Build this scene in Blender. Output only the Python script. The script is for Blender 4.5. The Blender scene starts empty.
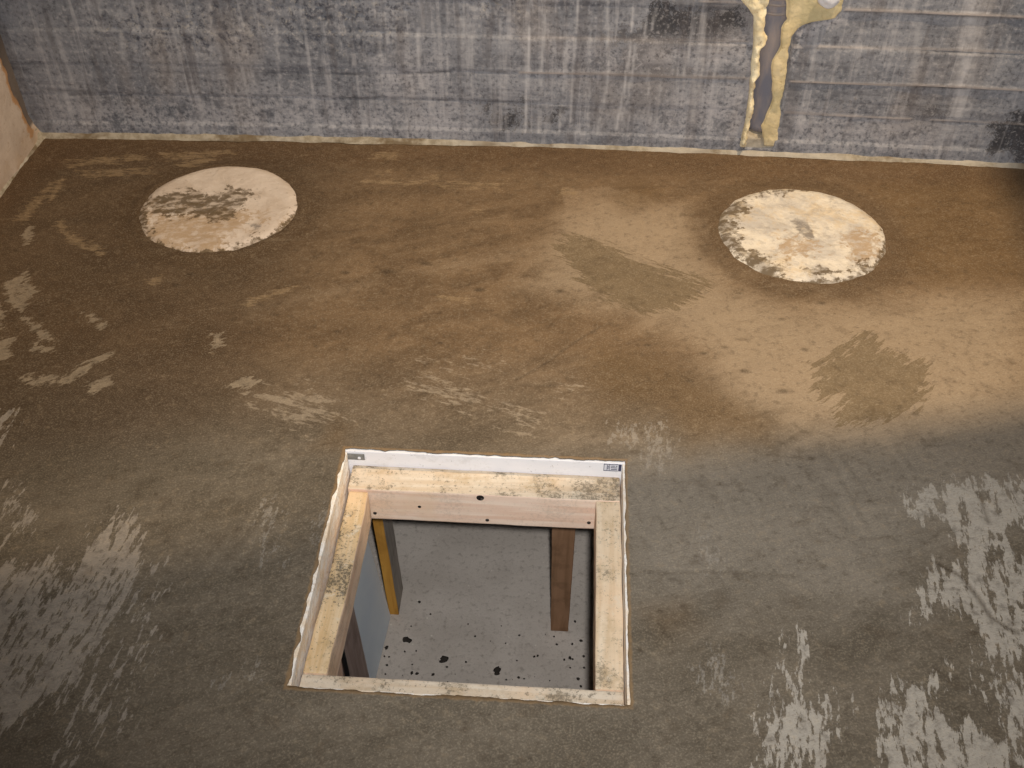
import bpy, bmesh, math, random
import numpy as np
from mathutils import Matrix, Vector, noise as mnoise

random.seed(7)
rng = np.random.default_rng(7)
S = bpy.context.scene
COL = S.collection
pi = math.pi

# ------------------------------------------------------------------ camera
CAM_H = 1.3
FPX, PITCH, ROLL, YAW = 1054.7097, 0.7497165, 0.00078882, 0.0612858

def cam_axes():
    f = np.array([0, math.cos(PITCH), -math.sin(PITCH)])
    r = np.array([1., 0, 0])
    u = np.cross(r, f)
    R = math.cos(ROLL) * r + math.sin(ROLL) * u
    U = math.cos(ROLL) * u - math.sin(ROLL) * r
    c, s = math.cos(YAW), math.sin(YAW)
    Z = np.array([[c, -s, 0], [s, c, 0], [0, 0, 1]])
    return Z @ R, Z @ U, Z @ f
CR, CU, CF = cam_axes()

def ray(px, py):
    return CF + CR * (px - 512) / FPX - CU * (py - 384) / FPX

def on_floor(p, z=0.0):
    """measured point of the photograph -> place on a level plane"""
    d = ray(*p); t = (z - CAM_H) / d[2]
    return (d[0] * t, d[1] * t)

WALL_Y = 2.238
def wall_y(x):                       # the back wall was cast slightly bowed
    return WALL_Y - 0.027 * ((np.asarray(x) + 0.05) / 1.15) ** 2

def on_wall(p):
    d = ray(*p); t = WALL_Y / d[1]
    for _ in range(4):
        t = float(wall_y(d[0] * t)) / d[1]
    return (d[0] * t, CAM_H + d[2] * t)

cam = bpy.data.cameras.new('camera')
cam.sensor_width = 36
cam.lens = FPX * 36 / 1024
cam.clip_start = 0.02
co = bpy.data.objects.new('camera', cam); COL.objects.link(co)
m = Matrix.Identity(4)
for i in range(3):
    m[i][0], m[i][1], m[i][2] = CR[i], CU[i], -CF[i]
m[2][3] = CAM_H
co.matrix_world = m
S.camera = co

# ------------------------------------------------------------------ node helper
class N:
    def __init__(s, name):
        s.m = bpy.data.materials.new(name); s.m.use_nodes = True
        s.t = s.m.node_tree; s.t.nodes.clear()
        s.out = s.t.nodes.new('ShaderNodeOutputMaterial')
        s.b = s.t.nodes.new('ShaderNodeBsdfPrincipled')
        s.t.links.new(s.b.outputs[0], s.out.inputs[0])
        s.b.inputs['Specular IOR Level'].default_value = 0.35
        tc = s.t.nodes.new('ShaderNodeTexCoord'); s.obj = tc.outputs['Object']
    def put(s, sock, v):
        if hasattr(v, 'is_output'): s.t.links.new(v, sock)
        elif v is not None:
            if hasattr(sock.default_value, '__len__') and not hasattr(v, '__len__'): v = [v] * len(sock.default_value)
            if hasattr(v, '__len__') and len(v) == 3 and len(sock.default_value) == 4: v = (*v, 1)
            sock.default_value = v
    def attr(s, name):
        n = s.t.nodes.new('ShaderNodeAttribute'); n.attribute_name = name; return n.outputs['Fac']
    def map(s, vec, scale=(1, 1, 1), rot=0, loc=(0, 0, 0), axis=2):
        # rotate first, then stretch, so the grain runs along a chosen direction
        v = vec
        if rot:
            n = s.t.nodes.new('ShaderNodeMapping'); s.t.links.new(v, n.inputs[0])
            r = [0, 0, 0]; r[axis] = -rot; n.inputs['Rotation'].default_value = r; v = n.outputs[0]
        n = s.t.nodes.new('ShaderNodeMapping'); s.t.links.new(v, n.inputs[0])
        n.inputs['Scale'].default_value = scale; n.inputs['Location'].default_value = loc
        return n.outputs[0]
    def noise(s, vec, scale, detail=4, rough=0.55, dist=0.0):
        n = s.t.nodes.new('ShaderNodeTexNoise'); s.put(n.inputs['Vector'], vec)
        n.inputs['Scale'].default_value = scale; n.inputs['Detail'].default_value = detail
        n.inputs['Roughness'].default_value = rough; n.inputs['Distortion'].default_value = dist
        return n.outputs['Fac']
    def voro(s, vec, scale, feature='F1'):
        n = s.t.nodes.new('ShaderNodeTexVoronoi'); s.put(n.inputs['Vector'], vec)
        n.inputs['Scale'].default_value = scale; n.feature = feature
        return n.outputs['Distance']
    def math(s, op, a, b=None, c=None):
        n = s.t.nodes.new('ShaderNodeMath'); n.operation = op
        s.put(n.inputs[0], a); s.put(n.inputs[1], b)
        if c is not None: s.put(n.inputs[2], c)
        return n.outputs[0]
    def ramp(s, x, a, b, c=0.0, d=1.0, smooth=True):
        n = s.t.nodes.new('ShaderNodeMapRange'); n.interpolation_type = 'SMOOTHSTEP' if smooth else 'LINEAR'
        n.clamp = True
        for i, v in enumerate((x, a, b, c, d)): s.put(n.inputs[i], v)
        return n.outputs[0]
    def mix(s, f, a, b, mode='MIX'):
        n = s.t.nodes.new('ShaderNodeMix'); n.data_type = 'RGBA'; n.blend_type = mode
        s.put(n.inputs[0], f); s.put(n.inputs[6], a); s.put(n.inputs[7], b)
        return n.outputs[2]
    def bump(s, h, strength=0.5, dist=0.004, prev=None):
        n = s.t.nodes.new('ShaderNodeBump'); n.inputs['Strength'].default_value = strength
        n.inputs['Distance'].default_value = dist; s.put(n.inputs['Height'], h)
        if prev is not None: s.t.links.new(prev, n.inputs['Normal'])
        return n.outputs[0]
    def done(s, color, rough=0.8, normal=None, spec=None, metal=None):
        s.put(s.b.inputs['Base Color'], color); s.put(s.b.inputs['Roughness'], rough)
        if normal is not None: s.t.links.new(normal, s.b.inputs['Normal'])
        if spec is not None: s.b.inputs['Specular IOR Level'].default_value = spec
        if metal is not None: s.b.inputs['Metallic'].default_value = metal
        return s.m

def srgb(r, g, b):
    f = lambda c: (c / 12.92 if c <= 0.04045 else ((c + 0.055) / 1.055) ** 2.4)
    return tuple(f(c / 255) for c in (r, g, b))

# ------------------------------------------------------------------ object helpers
def empty(name, loc, label, cat, group=None):
    o = bpy.data.objects.new(name, None); COL.objects.link(o); o.location = loc
    o.empty_display_size = 0.05
    tag(o, label, cat, group); return o
def tag(o, label=None, cat=None, group=None, kind=None):
    if label: o['label'] = label
    if cat: o['category'] = cat
    if group: o['group'] = group
    if kind: o['kind'] = kind
    return o
def base_of(p):
    v = Vector((0, 0, 0))
    while p is not None:
        v += p.location; p = p.parent
    return v
def mesh_obj(name, verts, faces, mats, parent=None, smooth=False, loc=None, mat_idx=None):
    """verts are world coordinates; the mesh is stored about its parent's (or its own) base"""
    off = base_of(parent) if parent is not None else Vector(loc or (0, 0, 0))
    V = np.asarray(verts, dtype=np.float64) - np.array(off)
    me = bpy.data.meshes.new(name); me.from_pydata(V.tolist(), [], [list(map(int, f)) for f in faces])
    for mt in (mats if isinstance(mats, (list, tuple)) else [mats]): me.materials.append(mt)
    if mat_idx is not None: me.polygons.foreach_set('material_index', np.asarray(mat_idx, dtype=np.int32))
    if smooth: me.polygons.foreach_set('use_smooth', np.ones(len(me.polygons), dtype=bool))
    me.update()
    o = bpy.data.objects.new(name, me); COL.objects.link(o)
    if parent is not None: o.parent = parent
    else: o.location = off
    return o
def set_attr(o, name, vals):
    a = o.data.attributes.new(name, 'FLOAT', 'POINT')
    a.data.foreach_set('value', np.asarray(vals, dtype=np.float32).ravel())
def box(name, x0, x1, y0, y1, z0, z1, mat, parent=None, bevel=0.002, skew=None, cuts=0, rough=0.0, loc=None, top=None):
    """bevelled block; skew(v) may bend its corners; top = second material for the upper face"""
    bm = bmesh.new()
    bmesh.ops.create_cube(bm, size=1)
    for v in bm.verts:
        v.co = Vector(((x0 + x1) / 2 + v.co.x * (x1 - x0), (y0 + y1) / 2 + v.co.y * (y1 - y0), (z0 + z1) / 2 + v.co.z * (z1 - z0)))
    if cuts:
        L = [x1 - x0, y1 - y0, z1 - z0]; ax = L.index(max(L))
        es = [e for e in bm.edges if abs((e.verts[0].co - e.verts[1].co)[ax]) > 1e-5]
        bmesh.ops.subdivide_edges(bm, edges=es, cuts=cuts, use_grid_fill=True)
        bm.normal_update()
    if bevel:
        bmesh.ops.bevel(bm, geom=[e for e in bm.edges if len(e.link_faces) == 2 and e.calc_face_angle(0) > 0.5], offset=bevel, segments=2, affect='EDGES', profile=0.6)
    if skew:
        for v in bm.verts: v.co = Vector(skew(v.co))
    if rough:
        for v in bm.verts: v.co += mnoise.noise_vector(v.co * 23) * rough
    bm.normal_update()
    off = base_of(parent) if parent is not None else Vector(loc or (0, 0, 0))
    idx = [1 if (top is not None and f.normal.z > 0.6) else 0 for f in bm.faces]
    for v in bm.verts: v.co -= off
    me = bpy.data.meshes.new(name); bm.to_mesh(me); bm.free()
    me.materials.append(mat)
    if top is not None:
        me.materials.append(top); me.polygons.foreach_set('material_index', np.array(idx, dtype=np.int32))
    o = bpy.data.objects.new(name, me); COL.objects.link(o)
    if parent is not None: o.parent = parent
    else: o.location = off
    return o

def grid_faces(nx, ny, keep=None):
    i, j = np.meshgrid(np.arange(nx - 1), np.arange(ny - 1), indexing='ij')
    a = i * ny + j
    f = np.stack([a, a + ny, a + ny + 1, a + 1], -1)
    f = f[keep] if keep is not None else f.reshape(-1, 4)
    return f

# ---- fields painted on a grid: stains with outlines of their own
def poly_field(X, Y, poly, soft):
    """0..1 field, 0.5 on the outline, ramping over +-soft"""
    P = np.asarray(poly)
    out = np.zeros(X.shape)
    x0, y0 = P.min(0) - soft; x1, y1 = P.max(0) + soft
    msk = (X > x0) & (X < x1) & (Y > y0) & (Y < y1)
    if not msk.any(): return out
    px, py = X[msk], Y[msk]
    d = np.full(px.shape, 1e9); ins = np.zeros(px.shape, bool)
    for a, b in zip(P, np.roll(P, -1, 0)):
        e = b - a; L = e @ e + 1e-12
        t = np.clip(((px - a[0]) * e[0] + (py - a[1]) * e[1]) / L, 0, 1)
        d = np.minimum(d, np.hypot(px - a[0] - t * e[0], py - a[1] - t * e[1]))
        c = (a[1] > py) != (b[1] > py)
        ins ^= c & (px < (b[0] - a[0]) * (py - a[1]) / (b[1] - a[1] + 1e-15) + a[0])
    out[msk] = np.clip(0.5 + np.where(ins, d, -d) / (2 * soft), 0, 1)
    return out
def line_field(X, Y, pts, w):
    P = np.asarray(pts); out = np.zeros(X.shape)
    x0, y0 = P.min(0) - 3 * w; x1, y1 = P.max(0) + 3 * w
    msk = (X > x0) & (X < x1) & (Y > y0) & (Y < y1)
    px, py = X[msk], Y[msk]; d = np.full(px.shape, 1e9)
    for a, b in zip(P[:-1], P[1:]):
        e = b - a; L = e @ e + 1e-12
        t = np.clip(((px - a[0]) * e[0] + (py - a[1]) * e[1]) / L, 0, 1)
        d = np.minimum(d, np.hypot(px - a[0] - t * e[0], py - a[1] - t * e[1]))
    out[msk] = np.exp(-(d / w) ** 2)
    return out
_tab = rng.random((256, 256))
def vnoise(X, Y, sc, seed=0):
    """smooth value noise for geometry and fields"""
    x = X * sc + 17.3 * seed; y = Y * sc + 9.1 * seed
    xi = np.floor(x).astype(int); yi = np.floor(y).astype(int); fx = x - xi; fy = y - yi
    fx = fx * fx * (3 - 2 * fx); fy = fy * fy * (3 - 2 * fy)
    g = lambda a, b: _tab[a % 256, b % 256]
    return (g(xi, yi) * (1 - fx) + g(xi + 1, yi) * fx) * (1 - fy) + (g(xi, yi + 1) * (1 - fx) + g(xi + 1, yi + 1) * fx) * fy
def fbm(X, Y, sc, oct=4, seed=0):
    s = 0; a = 0.5; tot = 0
    for k in range(oct):
        s = s + a * vnoise(X, Y, sc * 2 ** k, seed + k * 3); tot += a; a *= 0.55
    return s / tot

# ------------------------------------------------------------------ FLOOR
HX0, HX1, HY0, HY1 = -0.356, 0.111, 0.764, 1.2115      # clear opening of the hatch lining
LT = 0.012                                             # lining thickness
def axis(segs):
    a = []
    for lo, hi, st in segs:
        n = max(1, int(round((hi - lo) / st))); a += list(np.linspace(lo, hi, n, endpoint=False))
    return np.array(a + [segs[-1][1]])
GX0, GX1, GY0, GY1 = HX0 - 0.0015, HX1 + 0.0035, HY0 - 0.0035, HY1 + 0.004
ax_ = axis([(-1.9, -1.36, .06), (-1.36, GX0, .004), (GX0, GX1, .004), (GX1, 1.3, .004), (1.3, 2.2, .06)])
ay_ = axis([(-1.4, 0.5, .06), (0.5, GY0, .004), (GY0, GY1, .004), (GY1, 2.3, .004), (2.3, 2.42, .06)])
FX, FY = np.meshgrid(ax_, ay_, indexing='ij')

def P(*pts): return [on_floor(p) for p in pts]
def stain(polys, soft):
    f = np.zeros(FX.shape)
    for q in polys: f = np.maximum(f, poly_field(FX, FY, P(*q), soft))
    return f
# pale scraped patches, each with its own stroke direction
pale_lowleft = stain([
    [(95, 530), (118, 510), (140, 518), (143, 545), (137, 592), (105, 642), (72, 682), (45, 705), (-10, 735), (-30, 555), (20, 562), (50, 556), (66, 575), (82, 545)],
    [(-10, 412), (12, 408), (7, 445), (-10, 452)], [(-10, 488), (14, 483), (12, 508), (-10, 520)], [(4, 540), (14, 527), (28, 512), (32, 516), (24, 530), (8, 545)]], .035)
pale_lowleft = np.maximum(pale_lowleft, 0.72 * stain([[(60, 768), (70, 700), (120, 640), (150, 560), (165, 570), (150, 650), (140, 690), (95, 740)]], .06))
pale_left = stain([
    [(3, 280), (30, 268), (35, 288), (22, 312), (6, 302)], [(20, 314), (40, 322), (56, 341), (36, 336)],
    [(58, 378), (104, 350), (112, 353), (84, 374), (62, 384)], [(18, 376), (50, 370), (62, 380), (30, 386)], [(-5, 338), (16, 334), (12, 356), (-5, 362)],
    [(-5, 300), (5, 310), (2, 330), (-5, 330)], [(83, 312), (95, 312), (112, 328), (100, 328)], [(207, 345), (212, 332), (224, 331), (222, 344), (209, 350)],
    [(30, 340), (56, 345), (50, 352), (30, 350)], [(20, 235), (30, 222), (34, 235), (26, 246)], [(222, 384), (250, 374), (262, 380), (236, 390)], [(80, 385), (110, 374), (115, 382), (90, 396)]], .016)
pale_top = stain([
    [(58, 160), (140, 153), (150, 158), (70, 166)], [(70, 170), (150, 165), (156, 171), (90, 178)], [(160, 152), (230, 147), (236, 152), (168, 160)],
    [(172, 163), (200, 156), (222, 157), (190, 166)], [(52, 225), (62, 216), (75, 235), (105, 248), (100, 254), (66, 242)], [(10, 220), (50, 180), (56, 183), (26, 222)],
    [(370, 150), (398, 151), (398, 158), (372, 157)], [(360, 178), (420, 178), (440, 172), (442, 177), (415, 184), (362, 182)], [(425, 178), (500, 182), (508, 178), (500, 188), (440, 186)],
    [(372, 168), (392, 168), (390, 174), (374, 173)], [(560, 186), (572, 188), (580, 196), (560, 194)], [(146, 280), (162, 272), (165, 280), (150, 286)], [(240, 300), (300, 280), (306, 284), (246, 306)],
    [(440, 292), (480, 300), (470, 304), (438, 297)], [(470, 206), (484, 207), (484, 210), (470, 210)], [(45, 200), (60, 175), (64, 176), (54, 204)]], .016)
pale_right = stain([
    [(903, 493), (925, 484), (960, 480), (1040, 474), (1040, 520), (1000, 538), (1030, 560), (1040, 650), (1006, 668), (992, 705), (985, 690), (986, 650), (972, 622), (945, 602), (920, 620), (918, 605), (935, 572), (962, 552), (942, 520), (915, 514)],
    [(878, 700), (890, 684), (915, 680), (946, 664), (940, 688), (930, 704), (960, 722), (1010, 735), (1040, 768), (878, 790), (884, 722)], [(1000, 700), (1012, 660), (1030, 680), (1035, 720), (1008, 740)]], .035)
pale_right = np.maximum(pale_right, 0.8 * stain([[(768, 690), (782, 676), (800, 660), (808, 690), (840, 698), (848, 712), (838, 736), (822, 775), (752, 775), (758, 720)], [(775, 640), (783, 640), (786, 690), (778, 690)], [(805, 630), (813, 632), (808, 668), (800, 664)]], .04))
pale_mid = stain([[(398, 384), (430, 374), (462, 384), (500, 398), (545, 418), (530, 426), (480, 408), (440, 398), (405, 392)], [(430, 360), (470, 352), (500, 358), (470, 364)],
    [(560, 388), (575, 382), (580, 386), (565, 394)], [(250, 400), (258, 392), (290, 385), (340, 398), (345, 420), (320, 432), (285, 420), (256, 412)]], .05)
pale_splat = stain([[(695, 545), (706, 535), (716, 550), (722, 565), (700, 566)], [(705, 660), (714, 648), (724, 665), (740, 690), (720, 694), (706, 686)], [(640, 430), (660, 420), (672, 440), (664, 470), (646, 468)],
    [(220, 675), (245, 668), (252, 678), (226, 686)], [(262, 500), (274, 510), (276, 560), (262, 556)], [(335, 495), (344, 500), (322, 545), (312, 540)], [(610, 425), (650, 428), (640, 445), (612, 440)]], .035)
# fresh dark trowel strokes
dark_a = stain([[(556, 243), (562, 238), (580, 237), (602, 243), (620, 250), (640, 262), (655, 266), (692, 277), (704, 284), (692, 298), (668, 306), (650, 308), (618, 301), (590, 286), (572, 265)]], .034)
dark_b = stain([[(816, 366), (836, 352), (858, 335), (868, 335), (884, 346), (888, 356), (904, 358), (922, 362), (928, 378), (921, 396), (908, 406), (880, 417), (845, 421), (842, 412), (856, 402), (850, 396), (828, 396), (818, 385), (832, 372)]], .036)
# broad wet / dry areas
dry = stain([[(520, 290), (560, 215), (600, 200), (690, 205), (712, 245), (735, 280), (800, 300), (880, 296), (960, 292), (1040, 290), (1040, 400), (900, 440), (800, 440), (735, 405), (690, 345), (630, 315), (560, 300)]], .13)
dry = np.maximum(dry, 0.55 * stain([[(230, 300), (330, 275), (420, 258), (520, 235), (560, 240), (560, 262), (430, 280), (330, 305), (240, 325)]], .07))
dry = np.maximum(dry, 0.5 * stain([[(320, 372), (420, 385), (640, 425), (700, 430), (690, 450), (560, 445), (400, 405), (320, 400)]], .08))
dry_hard = stain([[(560, 188), (600, 184), (640, 190), (668, 205), (676, 230), (664, 262), (650, 262), (625, 246), (600, 236), (560, 232)], [(672, 205), (684, 203), (680, 232)], [(695, 220), (712, 205), (716, 214), (708, 240)]], .03)
wet = stain([[(600, 345), (660, 355), (720, 390), (775, 420), (772, 445), (720, 440), (690, 450), (660, 410), (600, 400), (585, 370)], [(610, 195), (635, 178), (660, 185), (655, 205), (625, 212)],
    [(320, 445), (335, 415), (350, 425), (340, 450)], [(640, 610), (690, 600), (700, 620), (660, 640)], [(860, 180), (1030, 175), (1030, 280), (930, 285), (890, 260), (895, 220)]], .07)
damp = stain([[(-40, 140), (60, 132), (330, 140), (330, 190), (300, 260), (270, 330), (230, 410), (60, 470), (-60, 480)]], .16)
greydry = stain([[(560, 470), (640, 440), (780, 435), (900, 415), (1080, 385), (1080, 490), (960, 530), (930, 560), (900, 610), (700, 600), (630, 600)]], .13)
upper = np.clip((FY - 1.16 + 0.10 * (fbm(FX, FY, 3, 3, 5) - .5)) / 0.32, 0, 1)          # newest, browner batch of mortar
scratch = line_field(FX, FY, P((938, 560), (962, 573), (978, 592), (992, 614), (1018, 630)), .0035) + .7 * line_field(FX, FY, P((980, 490), (990, 520)), .003) \
    + .6 * line_field(FX, FY, P((600, 325), (575, 340), (545, 362), (515, 378)), .0025) + .6 * line_field(FX, FY, P((522, 383), (556, 384)), .003) + .35 * line_field(FX, FY, P((640, 571), (720, 570), (800, 574)), .0035)
flecks = np.zeros(FX.shape)
for (px, py, r) in [(745, 370, 5), (783, 390, 6), (738, 232, 3), (700, 258, 3), (822, 302, 5), (782, 318, 4), (704, 352, 4), (388, 270, 8), (425, 262, 7), (345, 271, 5), (740, 292, 3), (805, 348, 4), (190, 273, 5), (177, 284, 4), (725, 346, 4), (648, 344, 4), (900, 405, 3), (915, 412, 3), (560, 290, 5),
                   (480, 288, 6), (440, 341, 3), (337, 330, 4), (316, 345, 3), (690, 380, 4), (812, 457, 4), (720, 483, 3), (870, 500, 3), (800, 560, 3), (950, 640, 3), (975, 632, 4), (660, 610, 3), (640, 650, 3)]:
    c = on_floor((px, py)); k = r * .0011
    flecks = np.maximum(flecks, np.exp(-(((FX - c[0]) / (1.7 * k)) ** 2 + ((FY - c[1]) / k) ** 2) ** 1.5))
DISCS = [((-0.766, 1.925), 0.176), ((0.503, 1.905), 0.180)]
ring = np.zeros(FX.shape); disc_d = np.full(FX.shape, 9.)
for (c, r) in DISCS:
    d = np.hypot(FX - c[0], FY - c[1]) - r
    ring = np.maximum(ring, np.exp(-((d - .012) / .055) ** 2)); disc_d = np.minimum(disc_d, d)
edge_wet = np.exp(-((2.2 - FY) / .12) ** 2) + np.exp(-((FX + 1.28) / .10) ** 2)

# trowelled relief
FZ = 0.004 * (fbm(FX, FY, 2.2, 3, 2) - .5) + 0.0022 * (fbm(FX, FY, 14, 3, 4) - .5)
ridge = stain([[(630, 440), (900, 450), (905, 560), (640, 575)]], .12)
FZ += ridge * 0.0030 * (vnoise(FX + .25 * FY, FY * .12, 85, 3) - .5)
ridge2 = stain([[(180, 470), (330, 440), (300, 600), (180, 640)]], .12)
FZ += ridge2 * 0.0028 * (vnoise(FX - .30 * FY, FY * .12, 80, 8) - .5)
ridge3 = stain([[(550, 185), (690, 185), (700, 235), (560, 240)]], .05)
FZ += ridge3 * 0.0020 * (vnoise(FX + .05 * FY, FY * .15, 70, 8) - .5)
FZ += 0.0075 * np.exp(-((disc_d - .004) / .016) ** 2) * (fbm(FX, FY, 26, 4, 9))
FZ -= 0.0025 * np.clip(dark_a + dark_b - .5, 0, .5) + 0.003 * np.clip(scratch, 0, 1) - .0008 * flecks
FZ += 0.001 * np.clip(pale_lowleft + pale_right - .7, 0, .4) * -1
FZ = np.where((FX < -1.4) | (FX > 1.3) | (FY < .45), 0, FZ)
FZ -= 0.004
# the mortar laps raggedly over the lining
VX, VY = FX.copy(), FY.copy()
ix0 = int(np.argmin(abs(ax_ - GX0))); ix1 = int(np.argmin(abs(ax_ - GX1))); iy0 = int(np.argmin(abs(ay_ - GY0))); iy1 = int(np.argmin(abs(ay_ - GY1)))
jit = lambda t, s: (fbm(t, t * 0 + s, 45, 4, s) - .5) * .011
VX[ix0, iy0:iy1 + 1] += jit(ay_[iy0:iy1 + 1], 1); VX[ix1, iy0:iy1 + 1] += .5 * jit(ay_[iy0:iy1 + 1], 2)
VY[ix0:ix1 + 1, iy0] += .7 * jit(ax_[ix0:ix1 + 1], 3); VY[ix0:ix1 + 1, iy1] += jit(ax_[ix0:ix1 + 1], 4) * .9
near_hatch = np.maximum(np.maximum(GX0 - FX, FX - GX1), np.maximum(GY0 - FY, FY - GY1))
FZ = np.where((near_hatch > -.001) & (near_hatch < .06), FZ * np.clip(near_hatch / .06, 0, 1) + .0015 * (1 - np.clip(near_hatch / .06, 0, 1)) + .001 * (fbm(FX, FY, 40, 3, 1) - .5), FZ)
nx, ny = FX.shape
keep = np.ones((nx - 1, ny - 1), bool); keep[ix0:ix1, iy0:iy1] = False
fl_faces = grid_faces(nx, ny, keep)
fl_verts = np.stack([VX, VY, FZ], -1).reshape(-1, 3)
# the slab's thickness: a short lip, then back behind the lining and down
loop = [(i, iy0) for i in range(ix0, ix1)] + [(ix1, j) for j in range(iy0, iy1)] + [(i, iy1) for i in range(ix1, ix0, -1)] + [(ix0, j) for j in range(iy1, iy0, -1)]
L0 = np.array([i * ny + j for i, j in loop]); nL = len(L0)
rim = fl_verts[L0].copy(); r1 = rim.copy(); r1[:, 2] = -.0012
cx, cy = (HX0 + HX1) / 2, (HY0 + HY1) / 2
def outward(R, d):
    Q = R.copy()
    for k, (i, j) in enumerate(loop):
        Q[k, 0] = np.clip(ax_[i], HX0 - d if i == ix0 else -9, HX1 + d if i == ix1 else 9)
        Q[k, 1] = np.clip(ay_[j], HY0 - d if j == iy0 else -9, HY1 + d if j == iy1 else 9)
        if i == ix0: Q[k, 0] = HX0 - d
        if i == ix1: Q[k, 0] = HX1 + d
        if j == iy0: Q[k, 1] = HY0 - d
        if j == iy1: Q[k, 1] = HY1 + d
    return Q
r2 = outward(rim, LT + .001); r2[:, 2] = -.0012
r3 = r2.copy(); r3[:, 2] = -.16
r4 = outward(rim, 1.0); r4[:, 2] = -.16
nv = len(fl_verts)
allv = np.concatenate([fl_verts, r1, r2, r3, r4]); ff = [fl_faces]
k = np.arange(nL); k2 = (k + 1) % nL
ff.append(np.stack([L0[k], L0[k2], nv + k2, nv + k], -1))
for s in range(3): ff.append(np.stack([nv + s * nL + k, nv + s * nL + k2, nv + (s + 1) * nL + k2, nv + (s + 1) * nL + k], -1))
ff = np.concatenate(ff)

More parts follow.
